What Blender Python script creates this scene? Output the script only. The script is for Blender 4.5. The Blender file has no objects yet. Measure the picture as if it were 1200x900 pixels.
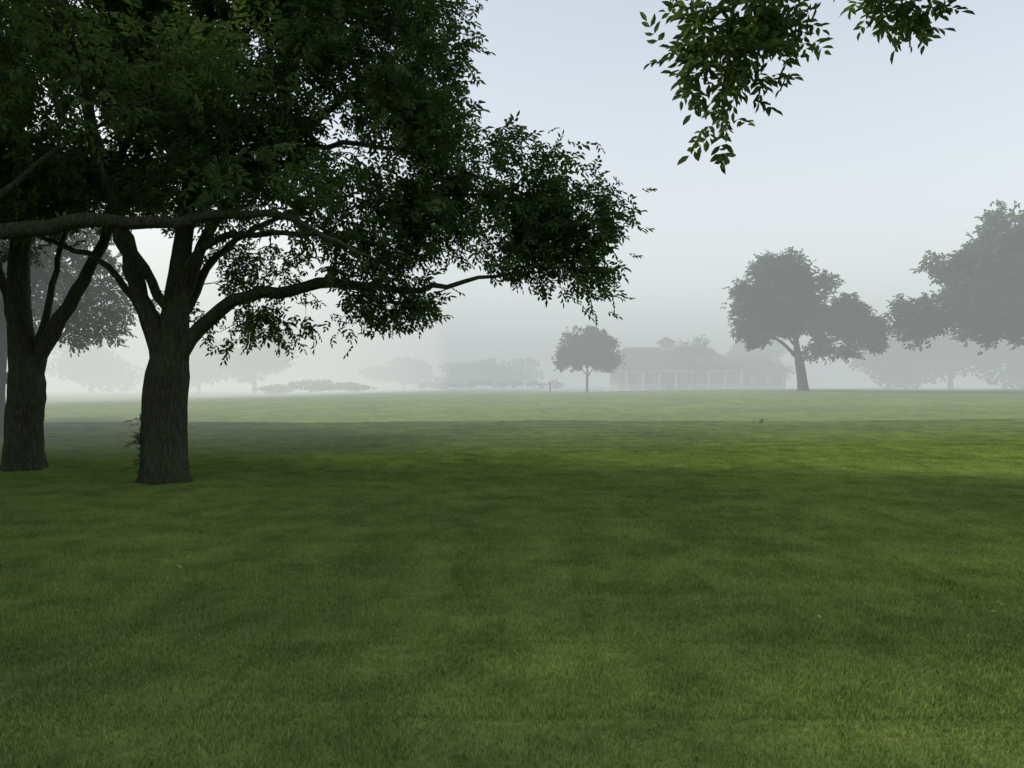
import bpy, math, random
import numpy as np
from mathutils import noise as mnoise, Vector

random.seed(5)
scene = bpy.context.scene
try:
    scene.view_settings.view_transform = 'Standard'
    scene.view_settings.look = 'None'
    scene.view_settings.exposure = 0
except Exception as e:
    print(e)

# ------------------------------------------------------------------ helpers
def new_mat(name):
    m = bpy.data.materials.new(name)
    m.use_nodes = True
    nt = m.node_tree
    nt.nodes.clear()
    out = nt.nodes.new('ShaderNodeOutputMaterial')
    return m, nt, out

def N(nt, typ, **kw):
    n = nt.nodes.new(typ)
    for k, v in kw.items():
        setattr(n, k, v)
    return n

def ramp(nt, stops):
    r = nt.nodes.new('ShaderNodeValToRGB')
    el = r.color_ramp.elements
    while len(el) < len(stops):
        el.new(0.5)
    for e, (p, c) in zip(el, stops):
        e.position = p
        e.color = (c[0], c[1], c[2], 1)
    return r

def noise_tex(nt, vec, scale, detail=3, rough=0.55):
    n = nt.nodes.new('ShaderNodeTexNoise')
    n.inputs['Scale'].default_value = scale
    n.inputs['Detail'].default_value = detail
    n.inputs['Roughness'].default_value = rough
    if vec is not None:
        nt.links.new(vec, n.inputs['Vector'])
    return n

def mixc(nt, a, b, fac, mode='MIX'):
    m = nt.nodes.new('ShaderNodeMix')
    m.data_type = 'RGBA'
    m.blend_type = mode
    for sock, v in ((m.inputs[0], fac), (m.inputs[6], a), (m.inputs[7], b)):
        if isinstance(v, bpy.types.NodeSocket):
            nt.links.new(v, sock)
        elif isinstance(v, (int, float)):
            sock.default_value = v
        else:
            sock.default_value = (v[0], v[1], v[2], 1)
    return m.outputs[2]

def mesh_quads(name, verts, quads, matidx=None, smooth=None, mats=(), tint=None):
    me = bpy.data.meshes.new(name)
    verts = np.ascontiguousarray(verts, dtype=np.float32)
    quads = np.ascontiguousarray(quads, dtype=np.int32)
    me.vertices.add(len(verts))
    me.vertices.foreach_set('co', verts.ravel())
    me.loops.add(quads.size)
    me.loops.foreach_set('vertex_index', quads.ravel())
    me.polygons.add(len(quads))
    me.polygons.foreach_set('loop_start', np.arange(0, quads.size, 4, dtype=np.int32))
    for m in mats:
        me.materials.append(m)
    if matidx is not None:
        me.polygons.foreach_set('material_index', np.ascontiguousarray(matidx, dtype=np.int32))
    if smooth is not None:
        me.polygons.foreach_set('use_smooth', np.ascontiguousarray(smooth, dtype=bool))
    if tint is not None:
        a = me.attributes.new('tint', 'FLOAT', 'POINT')
        a.data.foreach_set('value', np.ascontiguousarray(tint, dtype=np.float32))
    me.update(calc_edges=True)
    me.validate()
    return me

def add_obj(name, me, loc=(0, 0, 0), rotz=0, scale=1, parent=None):
    o = bpy.data.objects.new(name, me)
    scene.collection.objects.link(o)
    o.location = loc
    o.rotation_euler = (0, 0, rotz)
    o.scale = (scale,) * 3 if isinstance(scale, (int, float)) else scale
    if parent:
        o.parent = parent
    return o

# ------------------------------------------------------------------ terrain
def sstep(a, b, t):
    t = np.clip((t - a) / (b - a), 0, 1)
    return t * t * (3 - 2 * t)

def ground_h(x, y):
    x = np.asarray(x, float); y = np.asarray(y, float)
    amp = 0.10 + 0.72 * sstep(-45, 4, x) + 0.33 * sstep(4, 22, x)
    rise = sstep(14, 54, y)
    h = amp * rise
    h = h - 0.45 * sstep(60, 110, y) * sstep(-10, 20, x)
    h = h + 0.03 * np.sin(x * 0.35 + 1) * np.sin(y * 0.27) + 0.012 * np.sin(x * 1.1) * np.sin(y * 0.9 + 2)
    return h

# ------------------------------------------------------------------ materials
def grass_color_nodes(nt, gain=1.0):
    geo = N(nt, 'ShaderNodeNewGeometry')
    p = geo.outputs['Position']
    big = noise_tex(nt, p, 0.35, 4, 0.6)
    med = noise_tex(nt, p, 1.9, 5, 0.65)
    g = gain
    base = ramp(nt, [(0.30, (0.118 * g, 0.168 * g, 0.045 * g)), (0.5, (0.146 * g, 0.202 * g, 0.052 * g)), (0.72, (0.190 * g, 0.238 * g, 0.062 * g))])
    nt.links.new(big.outputs['Fac'], base.inputs[0])
    r2 = ramp(nt, [(0.35, (0.70, 0.75, 0.70)), (0.52, (1, 1, 1)), (0.7, (1.25, 1.18, 1.12))])
    nt.links.new(med.outputs['Fac'], r2.inputs[0])
    c = mixc(nt, base.outputs[0], r2.outputs[0], 1.0, 'MULTIPLY')
    return p, c

def make_ground_mat():
    m, nt, out = new_mat('lawn_ground')
    p, c = grass_color_nodes(nt, 1.15)
    f = noise_tex(nt, p, 22, 4, 0.7)
    r = ramp(nt, [(0.3, (0.6, 0.65, 0.55)), (0.55, (1, 1, 1)), (0.75, (1.3, 1.25, 1.15))])
    nt.links.new(f.outputs['Fac'], r.inputs[0])
    c2 = mixc(nt, c, r.outputs[0], 0.8, 'MULTIPLY')
    b = N(nt, 'ShaderNodeBsdfPrincipled')
    b.inputs['Roughness'].default_value = 0.9
    b.inputs['Specular IOR Level'].default_value = 0.1
    nt.links.new(c2, b.inputs['Base Color'])
    f2 = noise_tex(nt, p, 60, 3, 0.7)
    bump = N(nt, 'ShaderNodeBump')
    bump.inputs['Strength'].default_value = 0.6
    bump.inputs['Distance'].default_value = 0.03
    nt.links.new(f2.outputs['Fac'], bump.inputs['Height'])
    nt.links.new(bump.outputs[0], b.inputs['Normal'])
    nt.links.new(b.outputs[0], out.inputs[0])
    return m

def make_blade_mat():
    m, nt, out = new_mat('grass_blade')
    p, c = grass_color_nodes(nt, 1.4)
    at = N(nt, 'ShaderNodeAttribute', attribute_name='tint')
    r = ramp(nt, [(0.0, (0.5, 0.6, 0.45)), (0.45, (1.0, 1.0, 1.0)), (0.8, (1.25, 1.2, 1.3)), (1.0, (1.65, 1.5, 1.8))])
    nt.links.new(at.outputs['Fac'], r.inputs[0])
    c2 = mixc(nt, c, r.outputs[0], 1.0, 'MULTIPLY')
    b = N(nt, 'ShaderNodeBsdfDiffuse')
    nt.links.new(c2, b.inputs['Color'])
    nt.links.new(b.outputs[0], out.inputs[0])
    return m

def make_leaf_mat(name, dark, light, transl=0.3):
    m, nt, out = new_mat(name)
    at = N(nt, 'ShaderNodeAttribute', attribute_name='tint')
    r = ramp(nt, [(0.0, dark), (1.0, light)])
    nt.links.new(at.outputs['Fac'], r.inputs[0])
    b = N(nt, 'ShaderNodeBsdfDiffuse')
    nt.links.new(r.outputs[0], b.inputs['Color'])
    t = N(nt, 'ShaderNodeBsdfTranslucent')
    c3 = mixc(nt, r.outputs[0], (1.4, 1.5, 0.8), 1.0, 'MULTIPLY')
    nt.links.new(c3, t.inputs['Color'])
    mx = N(nt, 'ShaderNodeMixShader')
    mx.inputs[0].default_value = transl
    nt.links.new(b.outputs[0], mx.inputs[1]); nt.links.new(t.outputs[0], mx.inputs[2])
    nt.links.new(mx.outputs[0], out.inputs[0])
    return m

def make_bark_mat():
    m, nt, out = new_mat('bark')
    geo = N(nt, 'ShaderNodeNewGeometry')
    mp = N(nt, 'ShaderNodeMapping')
    mp.inputs['Scale'].default_value = (1, 1, 0.22)
    nt.links.new(geo.outputs['Position'], mp.inputs['Vector'])
    v = N(nt, 'ShaderNodeTexVoronoi', feature='DISTANCE_TO_EDGE')
    v.inputs['Scale'].default_value = 20
    nw = noise_tex(nt, mp.outputs[0], 9, 3)
    mv = mixc(nt, mp.outputs[0], nw.outputs['Color'], 0.12)
    nt.links.new(mv, v.inputs['Vector'])
    n1 = noise_tex(nt, mp.outputs[0], 30, 5, 0.7)
    n2 = noise_tex(nt, geo.outputs['Position'], 1.6, 3)
    r = ramp(nt, [(0.0, (0.018, 0.015, 0.012)), (0.25, (0.060, 0.052, 0.042)), (0.6, (0.115, 0.10, 0.082))])
    nt.links.new(v.outputs['Distance'], r.inputs[0])
    c = mixc(nt, r.outputs[0], (0.060, 0.075, 0.040), n2.outputs['Fac'])
    r2 = ramp(nt, [(0.3, (0.6, 0.6, 0.6)), (0.7, (1.3, 1.3, 1.3))])
    nt.links.new(n1.outputs['Fac'], r2.inputs[0])
    c = mixc(nt, c, r2.outputs[0], 1.0, 'MULTIPLY')
    b = N(nt, 'ShaderNodeBsdfPrincipled')
    b.inputs['Roughness'].default_value = 0.9
    b.inputs['Specular IOR Level'].default_value = 0.15
    nt.links.new(c, b.inputs['Base Color'])
    mth = N(nt, 'ShaderNodeMath', operation='MULTIPLY_ADD')
    nt.links.new(v.outputs['Distance'], mth.inputs[0])
    mth.inputs[1].default_value = 1.5
    nt.links.new(n1.outputs['Fac'], mth.inputs[2])
    bump = N(nt, 'ShaderNodeBump')
    bump.inputs['Strength'].default_value = 0.9
    bump.inputs['Distance'].default_value = 0.035
    nt.links.new(mth.outputs[0], bump.inputs['Height'])
    nt.links.new(bump.outputs[0], b.inputs['Normal'])
    nt.links.new(b.outputs[0], out.inputs[0])
    return m

def simple_mat(name, col, rough=0.7, var=0.25, scale=6):
    m, nt, out = new_mat(name)
    geo = N(nt, 'ShaderNodeNewGeometry')
    n = noise_tex(nt, geo.outputs['Position'], scale, 4)
    r = ramp(nt, [(0.3, [c * (1 - var) for c in col]), (0.7, [c * (1 + var) for c in col])])
    nt.links.new(n.outputs['Fac'], r.inputs[0])
    b = N(nt, 'ShaderNodeBsdfPrincipled')
    b.inputs['Roughness'].default_value = rough
    nt.links.new(r.outputs[0], b.inputs['Base Color'])
    nt.links.new(b.outputs[0], out.inputs[0])
    return m

MG = make_ground_mat()
MB = make_blade_mat()
ML = make_leaf_mat('ash_leaf', (0.036, 0.064, 0.026), (0.098, 0.142, 0.050), 0.38)
ML2 = make_leaf_mat('oak_leaf', (0.022, 0.044, 0.018), (0.080, 0.115, 0.036), 0.25)
MBark = make_bark_mat()

# ------------------------------------------------------------------ ground sheet
def axis(lo, hi, near_lo, near_hi, step, growth=1.25):
    v = list(np.arange(near_lo, near_hi + 1e-6, step))
    s = step
    a = near_hi
    while a < hi:
        s *= growth; a += s; v.append(min(a, hi))
    s = step; a = near_lo
    pre = []
    while a > lo:
        s *= growth; a -= s; pre.append(max(a, lo))
    return np.array(pre[::-1] + v)

gx = axis(-700, 700, -40, 45, 0.8)
gy = axis(-300, 900, -12, 80, 0.8)
X, Y = np.meshgrid(gx, gy)
Z = ground_h(X, Y)
V = np.stack([X.ravel(), Y.ravel(), Z.ravel()], 1)
nx, ny = len(gx), len(gy)
ii = np.arange(nx - 1)[None, :] + np.arange(ny - 1)[:, None] * nx
Q = np.stack([ii, ii + 1, ii + 1 + nx, ii + nx], -1).reshape(-1, 4)
add_obj('lawn', mesh_quads('lawn', V, Q, smooth=np.ones(len(Q), bool), mats=[MG]))

# ------------------------------------------------------------------ grass blades
def grass_patch(name, n, size, seed, hmin, hmax, w):
    r = np.random.default_rng(seed)
    px = r.uniform(-size / 2, size / 2, n); py = r.uniform(-size / 2, size / 2, n)
    cl = np.array([mnoise.noise(Vector((a * 9, b * 9, seed * 3.1))) for a, b in zip(px, py)])
    h = r.uniform(hmin, hmax, n) * (1 + 0.45 * cl)
    ang = r.uniform(0, 2 * np.pi, n)
    lean = r.uniform(0.1, 0.9, n) * h
    la = r.uniform(0, 2 * np.pi, n)
    ww = w * r.uniform(0.6, 1.2, n)
    dx, dy = np.cos(ang) * ww / 2, np.sin(ang) * ww / 2
    lx, ly = np.cos(la) * lean, np.sin(la) * lean
    z0 = -0.01
    vs = np.zeros((n, 6, 3))
    vs[:, 0] = np.stack([px - dx, py - dy, np.full(n, z0)], 1)
    vs[:, 1] = np.stack([px + dx, py + dy, np.full(n, z0)], 1)
    vs[:, 2] = np.stack([px + dx * .8 + lx * .3, py + dy * .8 + ly * .3, h * .6], 1)
    vs[:, 3] = np.stack([px - dx * .8 + lx * .3, py - dy * .8 + ly * .3, h * .6], 1)
    vs[:, 4] = np.stack([px + dx * .12 + lx, py + dy * .12 + ly, h], 1)
    vs[:, 5] = np.stack([px - dx * .12 + lx, py - dy * .12 + ly, h], 1)
    b = np.arange(n)[:, None] * 6
    q = np.concatenate([b + np.array([0, 1, 2, 3]), b + np.array([3, 2, 4, 5])], 0)
    t = (r.uniform(0, .75, n) ** 1.2)[:, None] + np.array([-.1, -.1, .08, .08, .28, .28])[None]  # pale tips paint in dew sheen, darker bases paint in shade for depth
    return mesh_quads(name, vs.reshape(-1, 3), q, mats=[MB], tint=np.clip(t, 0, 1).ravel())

def gn_scatter(obj, coll):
    ng = bpy.data.node_groups.new('scatter', 'GeometryNodeTree')
    ng.interface.new_socket('Geometry', in_out='INPUT', socket_type='NodeSocketGeometry')
    ng.interface.new_socket('Geometry', in_out='OUTPUT', socket_type='NodeSocketGeometry')
    gi = ng.nodes.new('NodeGroupInput'); go = ng.nodes.new('NodeGroupOutput')
    ip = ng.nodes.new('GeometryNodeInstanceOnPoints')
    ci = ng.nodes.new('GeometryNodeCollectionInfo')
    ci.inputs['Collection'].default_value = coll
    ci.inputs['Separate Children'].default_value = True
    ci.inputs['Reset Children'].default_value = True
    ip.inputs['Pick Instance'].default_value = True
    ri = ng.nodes.new('FunctionNodeRandomValue'); ri.data_type = 'INT'
    ri.inputs[4].default_value = 0; ri.inputs[5].default_value = 3
    mu = ng.nodes.new('ShaderNodeMath'); mu.operation = 'MULTIPLY'; mu.inputs[1].default_value = math.pi / 2
    cx = ng.nodes.new('ShaderNodeCombineXYZ')
    rs = ng.nodes.new('FunctionNodeRandomValue'); rs.data_type = 'FLOAT_VECTOR'
    rs.inputs[0].default_value = (1.0, 1.0, 0.9); rs.inputs[1].default_value = (1.0, 1.0, 1.1)
    L = ng.links.new
    L(gi.outputs[0], ip.inputs['Points']); L(ci.outputs[0], ip.inputs['Instance'])
    L(ri.outputs[2], mu.inputs[0]); L(mu.outputs[0], cx.inputs[2]); L(cx.outputs[0], ip.inputs['Rotation'])
    L(rs.outputs[0], ip.inputs['Scale'])
    L(ip.outputs[0], go.inputs[0])
    md = obj.modifiers.new('scatter', 'NODES'); md.node_group = ng

gcoll = bpy.data.collections.new('grass_tufts')   # library collection, used only as instances
for k in range(5):
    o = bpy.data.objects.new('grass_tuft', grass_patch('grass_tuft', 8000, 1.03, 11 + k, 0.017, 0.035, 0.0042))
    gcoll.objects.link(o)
pts = []
for yy in range(-3, 28):
    for xx in range(-24, 25):
        if abs(xx) < 6 + 0.75 * max(yy, 0):
            pts.append((xx, yy))
pts = np.array(pts, float)
me = bpy.data.meshes.new('grass')
me.from_pydata([(a, b, c) for a, b, c in zip(pts[:, 0], pts[:, 1], ground_h(pts[:, 0], pts[:, 1]))], [], [])
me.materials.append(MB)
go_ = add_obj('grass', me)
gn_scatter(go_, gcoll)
print('tufts', len(pts))

# ------------------------------------------------------------------ trees
def catmull(pts, step):
    pts = np.array(pts, float)
    P = np.vstack([2 * pts[0] - pts[1], pts, 2 * pts[-1] - pts[-2]])
    out = []; par = []
    for i in range(1, len(P) - 2):
        n = max(1, int(round(np.linalg.norm(P[i + 1] - P[i]) / step)))
        for k in range(n):
            t = k / n
            a, b, c, d = P[i - 1], P[i], P[i + 1], P[i + 2]
            out.append(0.5 * ((2 * b) + (-a + c) * t + (2 * a - 5 * b + 4 * c - d) * t * t + (-a + 3 * b - 3 * c + d) * t ** 3))
            par.append(i - 1 + t)
    out.append(pts[-1]); par.append(len(pts) - 1)
    return np.array(out), np.array(par)

def leaf_templates(rng, L, W, R, pairs, count=6):
    T = []
    for _ in range(count):
        vs = []
        items = []
        for k in range(pairs):
            t = (k + 0.6) / (pairs + 0.4)
            items += [(t, 1), (t, -1)]
        items.append((1.0, 0))
        for t, s in items:
            base = np.array([t * R, 0, -0.18 * R * t * t])
            a = s * math.radians(rng.uniform(38, 68)) + rng.uniform(-.2, .2)
            el = -rng.uniform(0.0, 0.75)
            d = np.array([math.cos(a) * math.cos(el), math.sin(a) * math.cos(el), math.sin(el)])
            side = np.array([-math.sin(a), math.cos(a), 0])
            roll = rng.uniform(-.5, .5)
            nrm = np.cross(d, side)
            side = side * math.cos(roll) + nrm * math.sin(roll)
            nrm = np.cross(d, side)
            l = L * rng.uniform(.75, 1.15); w = W * rng.uniform(.8, 1.2)
            up = nrm * w * 0.25
            vs += [base, base + d * l * .35 - side * w / 2 + up, base + d * l * .7 - side * w * .38 + up,
                   base + d * l - nrm * l * .08, base + d * l * .7 + side * w * .38 + up, base + d * l * .35 + side * w / 2 + up]
        T.append(np.array(vs))
    T = np.array(T)
    nl = T.shape[1] // 6
    b = np.arange(nl)[:, None] * 6
    q = np.concatenate([b + np.array([0, 1, 2, 3]), b + np.array([0, 3, 4, 5])], 0)
    return T, q

def build_tree(name, trunk, limbs, clumps, n_attr, sprays, seed, leafL=.10, leafW=.036, leafR=.20, pairs=3,
               mats=None, spread=.16, gap=-0.12, step=0.25, twig_r=0.006, extra_sprays=None, gapscale=0.55, twig_step=0.3):
    rng = np.random.default_rng(seed)
    pos, par, rad, fixed = [], [], [], []
    def add_poly(pts, r0, r1, first=False):
        c, tp = catmull(pts, step)
        n = len(c)
        if first:
            pi = -1
            st = 0
        else:
            A = np.array(pos)
            pi = int(np.argmin(((A - c[0]) ** 2).sum(1)))
            st = 1
        for k in range(st, n):
            t = k / (n - 1)
            p = c[k] + (rng.normal(0, 0.02, 3) if (k > 1 and not first) else 0)
            pos.append(p); par.append(pi); pi = len(pos) - 1
            if isinstance(r0, (list, tuple)):
                rad.append(float(np.interp(tp[k], np.arange(len(r0)), r0)))
            else:
                rad.append(r0 + (r1 - r0) * t ** 0.8)
            fixed.append(True)
    add_poly(trunk[0], trunk[1], trunk[2], True)
    for l in limbs:
        add_poly(*l)
    # attractors
    cl = np.array([tuple(c) + (1.0,) * (7 - len(c)) for c in clumps], float)
    vol = cl[:, 3] * cl[:, 4] * cl[:, 5] * cl[:, 6]
    att = []
    while len(att) < n_attr:
        c = cl[rng.choice(len(cl), p=vol / vol.sum())]
        d = rng.normal(size=3); d /= np.linalg.norm(d)
        r = rng.uniform() ** (1 / 2.6)
        p = c[:3] + d * r * c[3:6] * (1 + 0.22 * mnoise.noise(Vector(d * 2.1 + c[:3])))
        if c[6] < 1.95 and mnoise.noise(Vector(p * gapscale) + Vector((seed, 0, 0))) < gap:
            continue
        att.append(p)
    att = np.array(att)
    A = np.array(pos)
    dmin = np.array([np.sqrt(((A - a) ** 2).sum(1)).min() for a in att])
    order = np.argsort(dmin)
    cap = len(pos) + n_attr * 14 + 10
    buf = np.zeros((cap, 3)); buf[:len(pos)] = A
    centers = []
    minz = trunk[0][-1][2] * 0.12 + 0.6
    for ai in order:
        a = att[ai]
        n = len(pos)
        D = buf[:n] - a
        d = np.sqrt((D ** 2).sum(1))
        d = d + np.where(buf[:n, 2] < minz, 5.0, 0) + 0.25 * np.maximum(0, D[:, 2])
        j = int(np.argmin(d))
        s = buf[j].copy()
        L = np.linalg.norm(a - s)
        if L < 0.12:
            centers.append((a, a - s + 1e-3)); continue
        pj = par[j] if par[j] >= 0 else j
        pd = s - buf[pj]
        nrm = np.linalg.norm(pd)
        pd = pd / nrm if nrm > 1e-6 else np.array([0, 0, 1.])
        ctrl = s + pd * L * .35 + np.array([0, 0, L * .18])
        k = min(12, max(2, int(math.ceil(L / twig_step))))
        prev = j
        for q in range(1, k + 1):
            t = q / k
            p = (1 - t) ** 2 * s + 2 * t * (1 - t) * ctrl + t * t * a + (rng.normal(0, 0.018 * min(L, 2), 3) if q < k else 0)
            buf[len(pos)] = p
            pos.append(p); par.append(prev); rad.append(0); fixed.append(False)
            if t > 0.35 or L < .8:
                centers.append((p, p - buf[prev]))
                if q == k:
                    centers.append((p, p - buf[prev]))
            prev = len(pos) - 1
    n = len(pos)
    P = buf[:n]
    e = 2.5
    acc = np.zeros(n)
    rr = np.array(rad, float)
    ch = [[] for _ in range(n)]
    for i in range(n):
        if par[i] >= 0: ch[par[i]].append(i)
    for i in range(n - 1, -1, -1):
        if not fixed[i]:
            rr[i] = max(twig_r, acc[i] ** (1 / e)) if acc[i] > 0 else twig_r
        if par[i] >= 0:
            acc[par[i]] += rr[i] ** e * (1.0 if not fixed[i] else 0.0)
    for i in range(n):
        if par[i] >= 0 and not fixed[i]:
            rr[i] = min(rr[i], rr[par[i]] * 0.85 + 0.0005)
    # tubes
    VV, QQ = [], []
    vo = 0
    stack = [(0, -1)]
    while stack:
        i, p0 = stack.pop()
        chain = [i]
        while ch[chain[-1]]:
            c = ch[chain[-1]]
            best = max(c, key=lambda k: rr[k])
            for k in c:
                if k != best:
                    stack.append((k, chain[-1]))
            chain.append(best)
        pp = [P[k] for k in chain]; rc = [rr[k] for k in chain]
        if p0 >= 0:
            pp = [P[p0]] + pp
            rc = [min(rc[0] * 1.15, rr[p0] * .9)] + rc
        pp = np.array(pp); rc = np.array(rc)
        if len(pp) < 2: continue
        rc[-1] *= 0.5
        is_trunk = (p0 < 0)
        if is_trunk:   # denser rings on the trunk
            tt = np.linspace(0, len(pp) - 1, (len(pp) - 1) * 2 + 1)
            pp = np.stack([np.interp(tt, np.arange(len(rc)), pp[:, k]) for k in range(3)], 1)
            rc = np.interp(tt, np.arange(len(rc)), rc)
        r0 = rc[0]
        S = 32 if is_trunk and r0 > .15 else (14 if r0 > .06 else (8 if r0 > .03 else (5 if r0 > .012 else 3)))
        tan = np.gradient(pp, axis=0)
        tan /= np.linalg.norm(tan, axis=1)[:, None] + 1e-9
        ref = np.array([1., 0, 0]) if abs(tan[0][0]) < .8 else np.array([0, 1., 0])
        th = np.arange(S) / S * 2 * np.pi
        for k in range(len(pp)):
            t = tan[k]
            u = ref - t * np.dot(ref, t); u /= np.linalg.norm(u) + 1e-9
            ref = u
            w = np.cross(t, u)
            rad_k = np.full(S, rc[k])
            if is_trunk and r0 > .15:
                hgt = pp[k][2] - pp[0][2] - 0.1
                rad_k = rad_k * (1 + math.exp(-max(hgt, 0) / .18) * (.20 + .14 * np.cos(5 * th + seed) + .07 * np.cos(9 * th))
                                 + .05 * np.cos(3 * th + hgt * 1.1) + .035 * np.cos(7 * th - hgt * 1.7 + 1)
                                 + rng.normal(0, .016, S))
            elif S >= 8:
                rad_k = rad_k * (1 + rng.normal(0, .05, S))
            VV.append(pp[k] + np.outer(np.cos(th) * rad_k, u) + np.outer(np.sin(th) * rad_k, w))
        idx = np.arange(S)
        for k in range(len(pp) - 1):
            a0 = vo + k * S; b0 = a0 + S
            nx_ = (idx + 1) % S
            QQ.append(np.stack([a0 + idx, a0 + nx_, b0 + nx_, b0 + idx], 1))
        vo += len(pp) * S
    BV = np.vstack(VV); BQ = np.vstack(QQ)
    # leaves
    C = np.array([c[0] for c in centers]); Dr = np.array([c[1] for c in centers])
    ns = int(sprays * n_attr)
    pick = rng.integers(0, len(C), ns)
    cp = C[pick] + rng.normal(0, spread, (ns, 3)) * np.array([1, 1, .8])
    dr = Dr[pick]; dr = dr / (np.linalg.norm(dr, axis=1)[:, None] + 1e-9)
    axis_c = P[:, :2].mean(0)
    outw = np.zeros((ns, 3)); outw[:, :2] = cp[:, :2] - axis_c
    outw /= np.linalg.norm(outw, axis=1)[:, None] + 1e-6
    d = dr * .6 + outw * .4 + rng.normal(0, .6, (ns, 3)) + np.array([0, 0, -.3])
    if extra_sprays is not None:
        ex = np.array(extra_sprays)
        cp = np.vstack([cp, ex]); d = np.vstack([d, rng.normal(0, .6, ex.shape) + np.array([-.3, -.4, .2])])
        ns = len(cp)
    d /= np.linalg.norm(d, axis=1)[:, None]
    upv = np.array([0, 0, 1.]) + rng.normal(0, .45, (ns, 3))
    y = np.cross(upv, d); y /= np.linalg.norm(y, axis=1)[:, None] + 1e-9
    z = np.cross(d, y)
    T, tq = leaf_templates(rng, leafL, leafW, leafR, pairs)
    ti = rng.integers(0, len(T), ns)
    scl = rng.uniform(.7, 1.25, ns)
    if extra_sprays is not None:
        scl[-len(ex):] *= .45
    loc = T[ti] * scl[:, None, None]
    LV = cp[:, None, :] + loc[:, :, 0:1] * d[:, None, :] + loc[:, :, 1:2] * y[:, None, :] + loc[:, :, 2:3] * z[:, None, :]
    nv = T.shape[1]
    LQ = (np.arange(ns)[:, None, None] * nv + tq[None]) + len(BV)
    cn = np.sin(cp[:, 0] * 1.3 + seed) * np.sin(cp[:, 1] * 1.1) * np.sin(cp[:, 2] * 1.7)
    tint = np.clip(.45 + .25 * cn + rng.normal(0, .2, ns), 0, 1)
    tint = np.concatenate([np.zeros(len(BV)), np.repeat(tint, nv)])
    Vt = np.vstack([BV, LV.reshape(-1, 3)])
    Qt = np.vstack([BQ, LQ.reshape(-1, 4)])
    mi = np.concatenate([np.zeros(len(BQ), int), np.ones(ns * len(tq), int)])
    me = mesh_quads(name, Vt, Qt, matidx=mi, smooth=(mi == 0), mats=mats or [MBark, ML], tint=tint)
    print(name, 'nodes', n, 'sprays', ns, 'faces', len(Qt))
    return me

# --- the big ash tree left of centre
main_trunk = ([(-5.62, 12, -.15), (-5.63, 12, .9), (-5.58, 12, 1.75), (-5.5, 12, 2.3), (-5.42, 12, 3.26), (-5.37, 12.2, 4.4),
               (-5.33, 12.4, 5.75), (-5.2, 12.5, 7.1), (-5.0, 12.6, 9), (-4.8, 12.6, 11)], [.35, .335, .33, .25, .16, .13, .10, .08, .05, .03], 0)
main_limbs = [
    ([(-5.60, 12, 1.7), (-5.74, 11.95, 2.4), (-5.98, 11.9, 3.0), (-6.16, 11.8, 3.9), (-6.43, 11.6, 4.9), (-6.64, 11.4, 6.2), (-7, 11, 8), (-7.3, 10.8, 9.5)], [.2, .17, .14, .12, .10, .08, .05, .03], 0),
    ([(-5.55, 12, 1.75), (-5.3, 11.9, 2.15), (-5.05, 11.9, 2.45), (-4.68, 11.8, 2.80), (-4.15, 11.7, 3.0), (-3.46, 11.6, 3.1), (-2.77, 11.5, 3.18), (-2.1, 11.4, 3.1), (-1.4, 11.3, 3.05), (-.5, 11.2, 3.2), (.4, 11.2, 3.3)], [.15, .12, .115, .11, .10, .09, .08, .06, .045, .03, .015], 0),
    ([(-5.55, 12, 2.2), (-5.45, 11.85, 3.0), (-5.15, 11.7, 3.45), (-4.57, 11.4, 3.8), (-3.6, 11, 3.85), (-2.7, 10.7, 3.75), (-1.9, 10.5, 3.6)], .09, .02),
    ([(-5.45, 12, 2.6), (-5.25, 12.1, 3.4), (-5, 12.2, 4.1), (-4.43, 12.5, 5.05), (-3.6, 12.8, 6), (-2.5, 13, 7), (-1.7, 13.2, 7.8)], .11, .025),
    ([(-5.35, 12.2, 4.2), (-4.4, 12, 5.0), (-3.2, 11.8, 5.4), (-1.9, 11.6, 5.3), (-.8, 11.5, 4.9), (.3, 11.4, 4.5)], .07, .015),
    ([(-5.65, 12, 1.9), (-5.95, 12.1, 2.55), (-6.37, 12.2, 3.2), (-6.9, 12.3, 3.7), (-7.75, 12.4, 4.0), (-8.6, 12.5, 4.4)], .085, .025),
    ([(-5.5, 12.1, 2.5), (-5.1, 12.8, 3.8), (-4.2, 13.8, 4.8), (-3, 14.6, 5.4)], .09, .02),
    ([(-5.6, 11.9, 2.8), (-5.8, 11, 4), (-5.6, 9.8, 5), (-5.2, 8.8, 5.9)], .08, .02),
]
main_clumps = [
    (-0.4, 11.4, 3.95, 1.3, 1.4, .75, 1.5), (0.75, 11.4, 4.25, .9, .9, .70, 2.0), (1.1, 11.4, 3.35, .5, .6, .60, 2.4), (0.4, 11.4, 3.5, .6, .7, .4, 1.9),
    (-1.4, 11.6, 5.0, 1.5, 1.8, 1.1, 1.1), (-0.1, 11.6, 4.9, .9, 1.0, .6, 1.6), (-2.2, 12, 6.4, 1.8, 2.2, 1.4), (-1.5, 12, 6.8, 1.1, 1.6, 1.2, 1.2), (-3.2, 12, 8.3, 2.3, 2.5, 1.8),
    (-2.4, 11.2, 3.7, 1.6, 1.6, .7, 1.2), (-3.7, 11.5, 3.0, 1.1, 1.3, .5, 1.2), (-1.5, 11.2, 2.9, .9, .9, .45, 1.6), (-2.6, 11.2, 2.75, .8, .8, .3, 1.4),
    (-4.3, 12, 5.3, 1.9, 2.3, 1.5), (-5.9, 12, 6.6, 2.4, 2.5, 1.8), (-7.3, 12, 5.3, 1.8, 2, 1.0), (-5, 12, 9.4, 3, 3, 2.3, .8),
    (-8.4, 12, 4.6, 1.3, 1.4, .6), (-4.9, 13.8, 3.3, 1.0, 1.0, 1.1)]
rs = np.random.default_rng(77)
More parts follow.
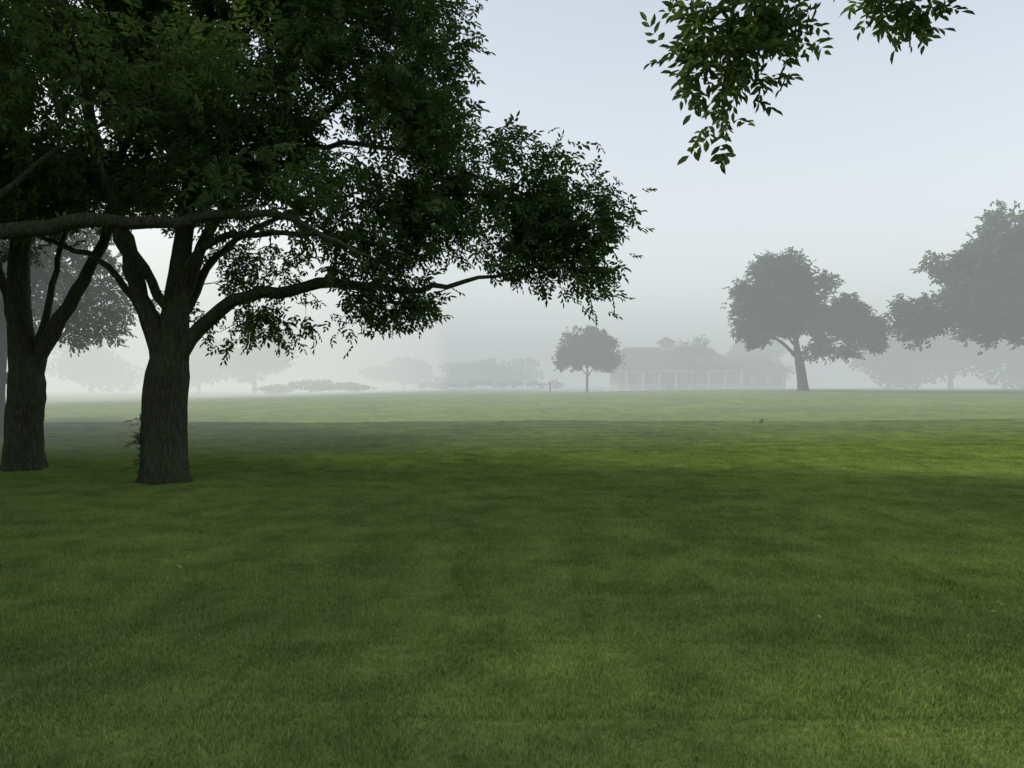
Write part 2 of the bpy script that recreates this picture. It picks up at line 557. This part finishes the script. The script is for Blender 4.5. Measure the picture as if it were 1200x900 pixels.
ex = np.stack([-5.92 + rs.normal(0, .04, 60), 11.82 + rs.normal(0, .10, 60), .70 + rs.normal(0, .22, 60)], 1)
me_main = build_tree('ash_tree', main_trunk, main_limbs, main_clumps, 1900, 12, 1, extra_sprays=ex, leafL=.105, leafW=.042, gap=-.07, gapscale=.8)
add_obj('ash_tree', me_main)

# --- second ash, at the left edge
t2 = ([(-8.97, 13.6, -.15), (-8.95, 13.6, .9), (-8.9, 13.6, 1.6), (-9.05, 13.6, 2.7), (-9.07, 13.6, 3.95), (-8.9, 13.6, 5.2), (-9.3, 13.5, 7.5), (-9.5, 13.5, 9.5)], [.33, .30, .30, .20, .17, .13, .08, .04], 0)
l2 = [([(-8.9, 13.6, 1.3), (-8.75, 13.6, 1.9), (-8.45, 13.6, 2.55), (-8.0, 13.6, 3.3), (-7.5, 13.5, 4.1), (-7.2, 13.4, 5.05), (-6.6, 13.2, 7)], .17, .03),
      ([(-8.95, 13.6, 1.6), (-9.4, 14, 2.6), (-10.2, 14.6, 4.2), (-11, 15, 6)], .15, .03),
      ([(-8.85, 13.6, 1.9), (-8.6, 13.7, 3.0), (-8.4, 13.8, 4.2), (-8.1, 14, 5.6)], .09, .02)]
c2 = [(-9.5, 13.8, 6.6, 3.3, 3, 2.2), (-11.5, 14, 4.8, 2, 2, 1.6), (-7.4, 14.2, 5.6, 1.8, 1.6, 1.2), (-9, 13.6, 9.0, 2.8, 2.8, 1.8)]
add_obj('ash_tree', build_tree('ash_tree', t2, l2, c2, 620, 12, 2, leafL=.12, leafW=.048, leafR=.22, gap=0.0, gapscale=.7))

# --- third ash, trunk outside the frame at left, long low limb reaching in
t3 = ([(-9.6, 7.4, -.15), (-9.6, 7.4, 1.2), (-9.55, 7.45, 2.6), (-9.4, 7.4, 4.2), (-9.5, 7.2, 6.5), (-9.3, 7, 9)], .36, .04)
l3 = [([(-9.55, 7.45, 2.4), (-8.9, 7.9, 2.95), (-8, 8.4, 3.28), (-6.2, 9, 3.45), (-5.2, 9, 3.58), (-4.36, 9, 3.58), (-3.53, 9, 3.66), (-2.7, 9, 3.6), (-2.08, 9, 3.32), (-1.66, 9, 3.12)], [.16, .13, .115, .10, .09, .075, .055, .04, .025, .012], 0),
      ([(-9.5, 7.4, 3.6), (-8.6, 7.8, 4.8), (-7.4, 8.3, 5.8), (-6.2, 8.6, 6.5)], .13, .025),
      ([(-9.5, 7.4, 3.2), (-10.5, 6.8, 4.8), (-11.5, 6.2, 6.5)], .14, .03),
      ([(-6.6, 8.9, 3.45), (-5.9, 8.9, 4.1), (-5.0, 8.9, 4.7), (-4.2, 8.8, 5.0)], .05, .015)]
c3 = [(-9.5, 7.4, 7.6, 3.4, 3.4, 2.4), (-5.4, 9, 5.0, 1.6, 1.3, .7, .8), (-6.8, 8.6, 5.9, 1.7, 1.8, 1.0), (-3.3, 9.1, 4.1, 1.3, .9, .4), (-12, 6.5, 6.2, 2.5, 2.5, 1.8),
      (-3.9, 9.2, 5.6, 1.3, 1.2, .6)]
add_obj('ash_tree', build_tree('ash_tree', t3, l3, c3, 560, 12, 3, leafL=.11, leafW=.044, gap=0.02, gapscale=.8))

# --- fourth ash standing just behind and right of the viewer, twig ends hang into the top right
t4 = ([(5.6, -2.8, -.15), (5.6, -2.8, 1.5), (5.5, -2.7, 3.0), (5.3, -2.6, 5), (5.2, -2.5, 7.5), (5.2, -2.5, 9.5)], .36, .04)
l4 = [([(5.5, -2.7, 2.8), (5.0, -1.2, 4.2), (4.2, .8, 5.3), (3.2, 2.8, 5.6), (2.6, 4.4, 5.3), (2.0, 5.3, 4.8), (1.7, 5.6, 4.2), (1.6, 5.6, 3.8)], .15, .010),
      ([(3.0, 3.2, 5.6), (3.2, 4.4, 5.1), (3.0, 5.2, 4.75), (2.7, 5.6, 4.5), (3.2, 5.6, 4.25)], .035, .006),
      ([(5.5, -2.7, 3.2), (6.5, -3, 5), (7.5, -3.3, 7)], .14, .03),
      ([(5.4, -2.6, 3.8), (4, -3, 5.5), (2.5, -3.4, 7)], .12, .03)]
c4 = [(1.68, 5.5, 4.35, .45, .45, .45, 3), (1.50, 5.55, 3.80, .24, .25, .35, 3.5), (1.36, 5.5, 4.1, .2, .25, .3, 2.5), (2.0, 5.5, 4.05, .22, .3, .28, 2.2), (2.55, 5.5, 4.62, .5, .45, .20, 2.2), (3.0, 5.3, 4.5, .3, .3, .22, 2.0),
      (2.3, 4.6, 5.5, 1.2, 1.0, .5, 1), (3.6, 1.6, 6.4, 2.2, 2.2, 1.0), (5, -2.5, 7.8, 4, 4, 2.2, .5)]
add_obj('ash_tree', build_tree('ash_tree', t4, l4, c4, 800, 12, 4, leafL=.092, leafW=.036, spread=.10, gap=-.3, leafR=.17))

# --- generic ash for the shade row that continues left of the frame
gt = ([(0, 0, -.3), (0, 0, 1.5), (.1, 0, 3), (.2, .1, 5), (.1, .2, 8), (0, 0, 11)], .4, .04)
gl = [([(0, 0, 2), (1.2, .3, 3.4), (2.8, .6, 4.6), (4.3, .8, 5.4)], .18, .03), ([(0, 0, 2.2), (-1.1, .5, 3.6), (-2.6, 1, 5), (-4, 1.2, 6)], .18, .03),
      ([(0, 0, 2.6), (.3, 1.3, 4.2), (.4, 2.8, 5.6), (.5, 4, 6.6)], .15, .03), ([(0, 0, 2.6), (-.2, -1.3, 4.2), (-.4, -2.8, 5.6), (-.5, -4, 6.2)], .15, .03),
      ([(.1, 0, 4), (1.4, -.8, 6), (2.3, -1.6, 8)], .12, .03), ([(.1, 0, 4.4), (-1.4, .8, 6.5), (-2.3, 1.6, 8.5)], .12, .03)]
gc = [(0, 0, 8.6, 4, 4, 3.2), (3.4, .5, 6, 2.4, 2.4, 1.9), (-3.4, 1, 6.4, 2.3, 2.4, 2), (.4, 3.5, 6.4, 2.4, 2.2, 2), (-.4, -3.5, 6.2, 2.4, 2.2, 2), (2.5, -2, 4.6, 1.8, 1.6, 1), (-2.6, -1.6, 4.5, 1.8, 1.6, 1)]
me_g = build_tree('ash_tree', gt, gl, gc, 650, 11, 9, leafL=.20, leafW=.09, leafR=.36, spread=.28, gap=-.15)
for (x, y, rz, s) in [(-15.0, 21.5, .4, .72), (-17.5, 13, 2.0, 1.1), (-18.5, 3.5, 3.6, 1.05), (-27, 25.5, 5.1, 1.1), (-27, 17, 1.2, 1.15), (-14, -5, 2.6, 1.0), (-46, 30, .9, 1.1)]:
    add_obj('ash_tree', me_g, (x, y, float(ground_h(x, y))), rz, s)

# --- oak in the middle distance, right
def oak(name, trunk, limbs, clumps, na, sp, seed, **k):
    return build_tree(name, trunk, limbs, clumps, na, sp, seed, leafL=k.get('L', .22), leafW=k.get('W', .12), leafR=k.get('R', .32), pairs=2,
                      mats=[MBark, ML2], spread=k.get('spread', .26), gap=k.get('gap', -.12), twig_r=.010, twig_step=.5, gapscale=k.get('gs', .75))
ot = ([(.1, 0, -.3), (0, 0, .8), (-.15, 0, 1.8), (-.35, 0, 3.0), (-.6, 0, 5), (-1.0, 0, 7.6)], [.38, .32, .29, .2, .12, .05], 0)
ol = [([(-.25, 0, 2.2), (-1.2, .2, 3.2), (-2.6, .2, 4.2), (-3.8, 0, 5.2)], .15, .04), ([(-.3, 0, 2.4), (.7, -.2, 3.0), (2, -.2, 3.4), (3.8, 0, 3.6)], .14, .04),
      ([(-.45, 0, 3.8), (.6, .2, 5), (1.2, .3, 6.2)], .10, .03), ([(-.4, 0, 3), (-.8, 1.2, 4.2), (-1, 2.2, 5.6)], .10, .03), ([(-.4, 0, 3), (-.6, -1.2, 4.2), (-.8, -2.2, 5.4)], .10, .03)]
oc = [(-1.3, 0, 8.1, 1.7, 1.7, 1.3, 1.2), (-.9, 0, 6.4, 2.3, 2.2, 1.3), (-3.7, 0, 6.2, 1.4, 1.6, 1.1, 1.3), (-2.5, 0, 4.3, 1.8, 1.7, 1.0), (1.1, 0, 6.9, 1.2, 1.5, 1.0, 1.1), (2.5, 0, 4.9, 1.5, 1.6, 1.2), (4.1, 0, 3.9, 1.3, 1.3, 1.3, 1.3), (1.8, 0, 3.2, 1.6, 1.4, .8), (3.8, 0, 5.7, .9, 1.1, .7, 1.2), (0, 0, 4.7, 1.8, 1.6, .9)]
add_obj('oak_tree', oak('oak_tree', ot, ol, oc, 620, 17, 21, gap=-.1), (19.6, 50, float(ground_h(19.6, 50))))

# --- large oak at the right edge
rt = ([(0, 0, -.3), (0, 0, 1.2), (.1, 0, 3), (0, 0, 6), (-.3, 0, 9), (-.2, 0, 12)], .5, .06)
rl = [([(0, 0, 2.4), (-1.6, 0, 3.2), (-3.6, -.2, 3.7), (-6, -.2, 4.2), (-8, 0, 4.6)], .22, .04), ([(0, 0, 3.4), (-1.8, .4, 5.4), (-3.6, .6, 7.4), (-5, .6, 9)], .20, .05),
      ([(0, 0, 3), (2, 0, 5), (4, 0, 7)], .22, .05), ([(0, 0, 3.6), (-.3, 2, 5.6), (-.4, 4, 7.6)], .2, .05), ([(0, 0, 3.6), (.3, -2, 5.6), (.4, -4, 7.4)], .2, .05)]
rc_ = [(-.5, 0, 11.0, 2.8, 3.0, 1.9), (-2.9, 0, 9.3, 2.2, 2.6, 1.6), (-5.6, 0, 7.9, 2.1, 2.2, 1.4, 1.2), (-5.9, 0, 5.3, 2.4, 2.2, 1.4, 1.2), (-8.8, 0, 4.7, 1.6, 1.7, 1.2, 1.4), (-3, 0, 5.6, 2.6, 2.4, 1.8),
       (0, 0, 7.5, 4, 4, 2.6), (3.5, 0, 8, 3, 3.4, 3), (2, 0, 5, 3, 3, 1.4), (-3.4, 0, 4, 2.2, 1.8, .9)]
me_r = oak('oak_tree', rt, rl, rc_, 1000, 18, 23, L=.27, W=.14, spread=.34, gs=.6)
add_obj('oak_tree', me_r, (34.8, 48, float(ground_h(34.8, 48))))

# --- small round maple near the centre
mt = ([(0, 0, -.2), (0, 0, .8), (.02, 0, 1.6), (0, 0, 3), (0, 0, 5)], .13, .03)
ml = [([(0, 0, 1.4), (.6, 0, 2.2), (1.3, 0, 3)], .06, .02), ([(0, 0, 1.5), (-.6, .1, 2.3), (-1.3, .2, 3.1)], .06, .02), ([(0, 0, 1.6), (.1, .7, 2.6), (.1, 1.3, 3.4)], .05, .02), ([(0, 0, 1.6), (-.1, -.7, 2.6), (-.1, -1.3, 3.4)], .05, .02)]
mc = [(-.3, 0, 3.5, 2.0, 1.9, 1.4), (0.1, 0, 4.8, 1.5, 1.5, 1.2), (1.1, 0, 4.3, 1.3, 1.2, 1.0), (-1.7, 0, 2.9, 1.1, 1.1, .8), (1.7, 0, 2.9, 1.1, 1.1, .8), (-1.3, 0, 4.5, 1.1, 1, .9)]
me_m = oak('maple_tree', mt, ml, mc, 440, 14, 31, L=.17, W=.11, R=.22, gap=-.3, spread=.2, gs=1.0)
add_obj('maple_tree', me_m, (6.6, 65, float(ground_h(6.6, 65))))
# young thin tree in front of the building
add_obj('young_tree', oak('young_tree', ([(0, 0, -.2), (0, 0, 1.5), (.1, 0, 4), (0, 0, 8)], .14, .03),
        [([(0, 0, 2.5), (1.2, 0, 4), (2.2, 0, 5.2)], .06, .02), ([(0, 0, 3), (-1.2, 0, 4.6), (-2.2, 0, 6)], .06, .02), ([(0, 0, 4), (.8, 0, 6), (1.2, 0, 7.6)], .05, .02)],
        [(0, 0, 6.2, 2.4, 2, 1.8), (1.5, 0, 5, 1.6, 1.4, 1.2), (-1.4, 0, 5.0, 1.5, 1.4, 1.2), (0, 0, 3.4, 1.4, 1.2, 1)], 130, 5, 41, gap=-.1), (25.5, 104, float(ground_h(25.5, 104))))

# --- distant tree masses in the mist : one object
def tree_mass(name, items, seed, per_vol=1.4, leaf=.6, mats=None):
    rng = np.random.default_rng(seed)
    pts = []
    trunkV, trunkQ = [], []
    vo = 0
    for (cx, cy, w, h) in items:
        z0 = float(ground_h(cx, cy))
        nlob = 9
        for k in range(nlob):
            a = rng.uniform(0, 2 * np.pi); rr_ = w * .34 * rng.uniform(.2, 1)
            zf = rng.uniform(.25, .8)
            c = np.array([cx + math.cos(a) * rr_, cy + math.sin(a) * rr_, z0 + h * zf])
            r = np.array([w * .24, w * .24, h * .22]) * rng.uniform(.7, 1.15)
            n = int(per_vol * r.prod() * 4.2)
            dd = rng.normal(size=(n, 3)); dd /= np.linalg.norm(dd, axis=1)[:, None]
            pts.append(c + dd * r * (rng.uniform(size=(n, 1)) ** .4))
        if h > 3:
            th = np.arange(8) / 8 * 2 * np.pi
            r0 = h * .03
            ring = np.stack([np.cos(th), np.sin(th), np.zeros(8)], 1)
            for zz, q in ((-.3, 1.3), (.2 * h, 1), (.6 * h, .4)):
                trunkV.append(ring * r0 * q + np.array([cx, cy, z0 + zz]))
            idx = np.arange(8)
            for k in range(2):
                trunkQ.append(np.stack([vo + k * 8 + idx, vo + k * 8 + (idx + 1) % 8, vo + (k + 1) * 8 + (idx + 1) % 8, vo + (k + 1) * 8 + idx], 1))
            vo += 24
    pts = np.vstack(pts); n = len(pts)
    a = rng.normal(size=(n, 3)); a /= np.linalg.norm(a, axis=1)[:, None]
    b = np.cross(a, rng.normal(size=(n, 3))); b /= np.linalg.norm(b, axis=1)[:, None]
    s = leaf * rng.uniform(.5, 1.2, (n, 1))
    q = np.stack([pts - a * s * .5, pts + b * s * .3, pts + a * s * .5, pts - b * s * .3], 1).reshape(-1, 3)
    if trunkV:
        TV = np.vstack(trunkV); TQ = np.vstack(trunkQ)
    else:
        TV = np.zeros((0, 3)); TQ = np.zeros((0, 4), int)
    LQ = np.arange(n * 4).reshape(-1, 4) + len(TV)
    tint = np.concatenate([np.zeros(len(TV)), np.repeat(rng.uniform(0, 1, n), 4)])
    mi = np.concatenate([np.zeros(len(TQ), int), np.ones(n, int)])
    print(name, n)
    return add_obj(name, mesh_quads(name, np.vstack([TV, q]), np.vstack([TQ, LQ]), matidx=mi, mats=mats or [MBark, ML2], tint=tint))

tree_mass('distant_treeline', [(-39, 112, 15, 10), (-50, 118, 16, 9), (-66, 116, 18, 11), (-84, 108, 18, 12), (-22, 150, 20, 7), (-10, 152, 18, 6), (-2, 150, 16, 7),
                               (56, 110, 16, 9), (64, 108, 16, 10.5), (74, 107, 18, 12), (86, 104, 19, 13), (44, 135, 18, 10), (-110, 105, 18, 12)], 5, per_vol=4, leaf=.8)
tree_mass('shrub_bed', [(-30, 95, 7, 1.5), (-25.5, 94, 6, 1.9), (-21, 95, 7, 1.4)], 6, per_vol=70, leaf=.28)
tree_mass('hedge', [(-14 + 2.4 * k, 120 + .3 * math.sin(k), 3.4, 1.6 + .3 * math.sin(k * 2.2)) for k in range(10)], 8, per_vol=60, leaf=.3)

# ------------------------------------------------------------------ clubhouse
m_wall = simple_mat('painted_siding', (.34, .33, .30)); m_white = simple_mat('white_trim', (.75, .75, .72), var=.05)
m_roof = simple_mat('roof_shingle', (.035, .033, .032), .9, .3, 3); m_glass = simple_mat('window_glass', (.05, .06, .07), .15, .1)
def boxv(x0, x1, y0, y1, z0, z1):
    return [(x0, y0, z0), (x1, y0, z0), (x1, y1, z0), (x0, y1, z0), (x0, y0, z1), (x1, y0, z1), (x1, y1, z1), (x0, y1, z1)]
BF = [(0, 3, 2, 1), (4, 5, 6, 7), (0, 1, 5, 4), (1, 2, 6, 5), (2, 3, 7, 6), (3, 0, 4, 7)]
def part(name, boxes, mat, parent, hips=()):
    v, f = [], []
    for b in boxes:
        o = len(v); v += boxv(*b); f += [tuple(o + i for i in q) for q in BF]
    for (x0, x1, y0, y1, z0, z1, inset) in hips:   # hip roof, ridge along x
        o = len(v); ym = (y0 + y1) / 2
        v += [(x0, y0, z0), (x1, y0, z0), (x1, y1, z0), (x0, y1, z0), (x0 + inset, ym, z1), (x1 - inset, ym, z1)]
        f += [(o, o + 3, o + 2, o + 1), (o, o + 1, o + 5, o + 4), (o + 2, o + 3, o + 4, o + 5), (o + 1, o + 2, o + 5), (o + 3, o, o + 4)]
    m = bpy.data.meshes.new(name); m.from_pydata(v, [], f); m.materials.append(mat); m.update()
    return add_obj(name, m, parent=parent)
club = bpy.data.objects.new('clubhouse_building', None); scene.collection.objects.link(club)
club.location = (14.0, 104, float(ground_h(24, 104)) - .15)
part('walls', [(1.5, 17.5, 3, 13, -.6, 3.0), (17.5, 26, 4, 12, -.6, 2.7)], m_wall, club)
part('plinth', [(-.6, 18.8, -.2, 3, -.6, .12)], m_white, club)
cols = [(x, x + .24, .1, .34, .12, 2.75) for x in np.linspace(-.3, 18.2, 9)]
part('veranda_columns', cols, m_white, club)
part('veranda_rail', [(-.3, 7.8, .2, .27, .95, 1.03), (10.6, 18.4, .2, .27, .95, 1.03)] + [(x, x + .05, .21, .26, .12, .95) for x in np.concatenate([np.arange(0, 7.6, .25), np.arange(10.8, 18.2, .25)])], m_white, club)
part('fascia', [(-.8, 19.0, -.1, .1, 2.75, 3.0), (-.8, -.6, .1, 14, 2.75, 3.0), (18.8, 19.0, .1, 14, 2.75, 3.0)], m_white, club)
part('roof', [], m_roof, club, hips=[(-1.4, 19.6, -.8, 14.6, 3.0, 6.5, 4.4), (17.0, 27, 3, 13, 2.72, 5.2, 3.0)])
part('cupola', [(8.1, 10.1, 5.9, 7.9, 5.8, 7.2)], m_wall, club)
part('cupola_roof', [], m_roof, club, hips=[(7.7, 10.5, 5.5, 8.3, 7.2, 8.1, 1.3)])
part('windows', [(x, x + 1.4, 2.94, 3.05, .9, 2.4) for x in (2.4, 4.8, 11.4, 13.8)] + [(x, x + 1.2, 3.94, 4.05, .9, 2.2) for x in (19.5, 21.8, 24)] + [(8.5, 9.7, 5.84, 5.95, 6.45, 7.0)], m_glass, club)
part('doors', [(7.6, 10.2, 2.93, 3.05, .12, 2.5)], m_glass, club)
part('chimney', [(14.2, 15.1, 8.5, 9.4, 4.2, 6.8)], m_wall, club)

# wooden post on the lawn
def tube_mesh(name, rings, mat, S=10):
    v, f = [], []
    for (x, y, z, r) in rings:
        for k in range(S):
            a = k / S * 2 * math.pi
            v.append((x + math.cos(a) * r, y + math.sin(a) * r, z))
    for j in range(len(rings) - 1):
        for k in range(S):
            f.append((j * S + k, j * S + (k + 1) % S, (j + 1) * S + (k + 1) % S, (j + 1) * S + k))
    f.append(tuple(range((len(rings) - 1) * S, len(rings) * S)))
    m = bpy.data.meshes.new(name); m.from_pydata(v, [], f); m.materials.append(mat); m.update()
    return m
m_wood = simple_mat('weathered_wood', (.12, .09, .06))
add_obj('wooden_post', tube_mesh('wooden_post', [(0, 0, -.2, .06), (0, 0, .95, .055), (0, 0, 1.0, .04)], m_wood), (3.3, 64, float(ground_h(3.3, 64))))

# ------------------------------------------------------------------ bird on the lawn
def bird():
    m_b = simple_mat('feathers', (.035, .028, .024), .7, .4, 40)
    v, f = [], []
    S = 12
    def loft(rings):
        o = len(v)
        for (x, y, z, ry, rz_) in rings:
            for k in range(S):
                a = k / S * 2 * math.pi
                v.append((x, y + math.cos(a) * ry, z + math.sin(a) * rz_))
        for j in range(len(rings) - 1):
            for k in range(S):
                f.append((o + j * S + k, o + j * S + (k + 1) % S, o + (j + 1) * S + (k + 1) % S, o + (j + 1) * S + k))
        f.append(tuple(o + i for i in range(S))[::-1]); f.append(tuple(o + (len(rings) - 1) * S + i for i in range(S)))
    loft([(-.135, 0, .055, .012, .003), (-.09, 0, .072, .014, .005), (-.06, 0, .085, .022, .018), (-.03, 0, .095, .034, .032), (0, 0, .108, .039, .038), (.03, 0, .125, .034, .036),
          (.048, 0, .148, .022, .024), (.058, 0, .165, .021, .021), (.072, 0, .172, .019, .018), (.085, 0, .171, .009, .008), (.105, 0, .168, .001, .001)])
    for s in (-1, 1):
        loft([(-.09, s * .02, .08, .004, .006), (-.04, s * .036, .10, .008, .022), (.02, s * .038, .118, .006, .022), (.035, s * .03, .125, .003, .008)])
        loft([(0.0, s * .015, .08, .006, .006), (.004, s * .015, .05, .003, .003), (.008, s * .015, .01, .002, .004), (.03, s * .015, .002, .004, .002)])
    m = bpy.data.meshes.new('bird'); m.from_pydata(v, [], f); m.materials.append(m_b); m.update()
    for p in m.polygons: p.use_smooth = True
    return m
add_obj('bird', bird(), (8.6, 25.5, float(ground_h(8.6, 25.5)) + .02), .9, 1.25)

# ------------------------------------------------------------------ fallen leaves
def fallen():
    r = np.random.default_rng(12)
    T, tq = leaf_templates(r, .06, .03, .02, 0, 6)
    n = 90
    x = r.uniform(-8, 10, n); y = r.uniform(3, 16, n)
    x[:12] = r.normal(3.3, .35, 12); y[:12] = r.normal(5.2, .12, 12)
    z = ground_h(x, y) + .03
    VV = []
    for i in range(n):
        a = r.uniform(0, 6.28); t = T[i % 6] * r.uniform(.4, .9)
        c, s = math.cos(a), math.sin(a)
        VV.append(np.stack([t[:, 0] * c - t[:, 1] * s + x[i], t[:, 0] * s + t[:, 1] * c + y[i], t[:, 2] * .6 + z[i]], 1))
    nv = T.shape[1]
    Q = (np.arange(n)[:, None, None] * nv + tq[None]).reshape(-1, 4)
    return mesh_quads('fallen_leaves', np.vstack(VV), Q, mats=[simple_mat('dry_leaf', (.22, .21, .08), .7, .5, 3)])
add_obj('fallen_leaves', fallen())

# ------------------------------------------------------------------ fog
def fog_mat(name, sigma, L):
    m, nt, out = new_mat(name)
    ab = N(nt, 'ShaderNodeVolumeAbsorption')
    ab.inputs['Color'].default_value = (0, 0, 0, 1)
    ab.inputs['Density'].default_value = sigma
    em = N(nt, 'ShaderNodeEmission')  # own glow stands in for daylight scattered inside the fog
    em.inputs['Color'].default_value = (L[0], L[1], L[2], 1)
    em.inputs['Strength'].default_value = sigma
    ad = N(nt, 'ShaderNodeAddShader')
    nt.links.new(ab.outputs[0], ad.inputs[0]); nt.links.new(em.outputs[0], ad.inputs[1])
    nt.links.new(ad.outputs[0], out.inputs['Volume'])
    return m
# the ground fog lies over the open ground beyond the near trees; the strip under the canopy is clear
foot = [(-650, -100), (-40, 8), (60, 29), (650, 70), (650, 900), (-650, 900)]
fv = [(x, y, -12) for x, y in foot] + [(x, y, 16) for x, y in foot]
nf = len(foot)
ff = [tuple(range(nf))[::-1], tuple(range(nf, 2 * nf))] + [(i, (i + 1) % nf, nf + (i + 1) % nf, nf + i) for i in range(nf)]
m = bpy.data.meshes.new('fog'); m.from_pydata(fv, [], ff)
m.materials.append(fog_mat('fog', .0148, (.54, .58, .575)))
add_obj('fog', m)
# added glowing layer: brightens the upper sky and fills light onto the foreground
m = bpy.data.meshes.new('fill_haze'); m.from_pydata(boxv(-700, 700, -500, 950, 16.1, 60), [], BF)
m.materials.append(fog_mat('fill_haze', .0045, (1.42, 1.50, 1.54)))
add_obj('fill_haze', m)
def ellipsoid(name, c, r, mat):
    me = bpy.data.meshes.new(name)
    import bmesh
    bm = bmesh.new(); bmesh.ops.create_icosphere(bm, subdivisions=5, radius=1); bm.to_mesh(me); bm.free()
    for p in me.polygons: p.use_smooth = True
    me.materials.append(mat)
    o = add_obj(name, me, c); o.scale = r
    return o
ellipsoid('sun_glow_mist', (-92, 92, 2), (84, 64, 40), fog_mat('sun_glow_mist', .0050, (2.0, 1.98, 1.74)))  # added glowing volume that imitates the low sun glow at left

# ------------------------------------------------------------------ light
az = math.radians(-80)      # from +Y towards -X : sun is to the left, slightly ahead
el = math.radians(33)
S = Vector((math.sin(az) * math.cos(el), math.cos(az) * math.cos(el), math.sin(el)))
ld = bpy.data.lights.new('sun', 'SUN'); ld.energy = 5.0; ld.angle = math.radians(5); ld.color = (1, .92, .70)
lo = bpy.data.objects.new('sun', ld); scene.collection.objects.link(lo)
lo.rotation_euler = S.to_track_quat('Z', 'Y').to_euler(); lo.location = (-30, 10, 40)
w = bpy.data.worlds.new('World'); scene.world = w; w.use_nodes = True
nt = w.node_tree
bg = nt.nodes['Background']
sky = nt.nodes.new('ShaderNodeTexSky'); sky.sky_type = 'NISHITA'; sky.sun_disc = False
sky.sun_elevation = el; sky.sun_rotation = az
sky.air_density = 1.0; sky.dust_density = 4.0; sky.ozone_density = 1.0
nt.links.new(sky.outputs[0], bg.inputs[0]); bg.inputs[1].default_value = 0.15

# ------------------------------------------------------------------ camera
cd = bpy.data.cameras.new('camera'); cd.lens = 26; cd.sensor_width = 36; cd.clip_end = 3000; cd.clip_start = .05
co = bpy.data.objects.new('camera', cd); scene.collection.objects.link(co)
co.location = (0, 0, 1.6); co.rotation_euler = (math.radians(90), 0, 0)
scene.camera = co
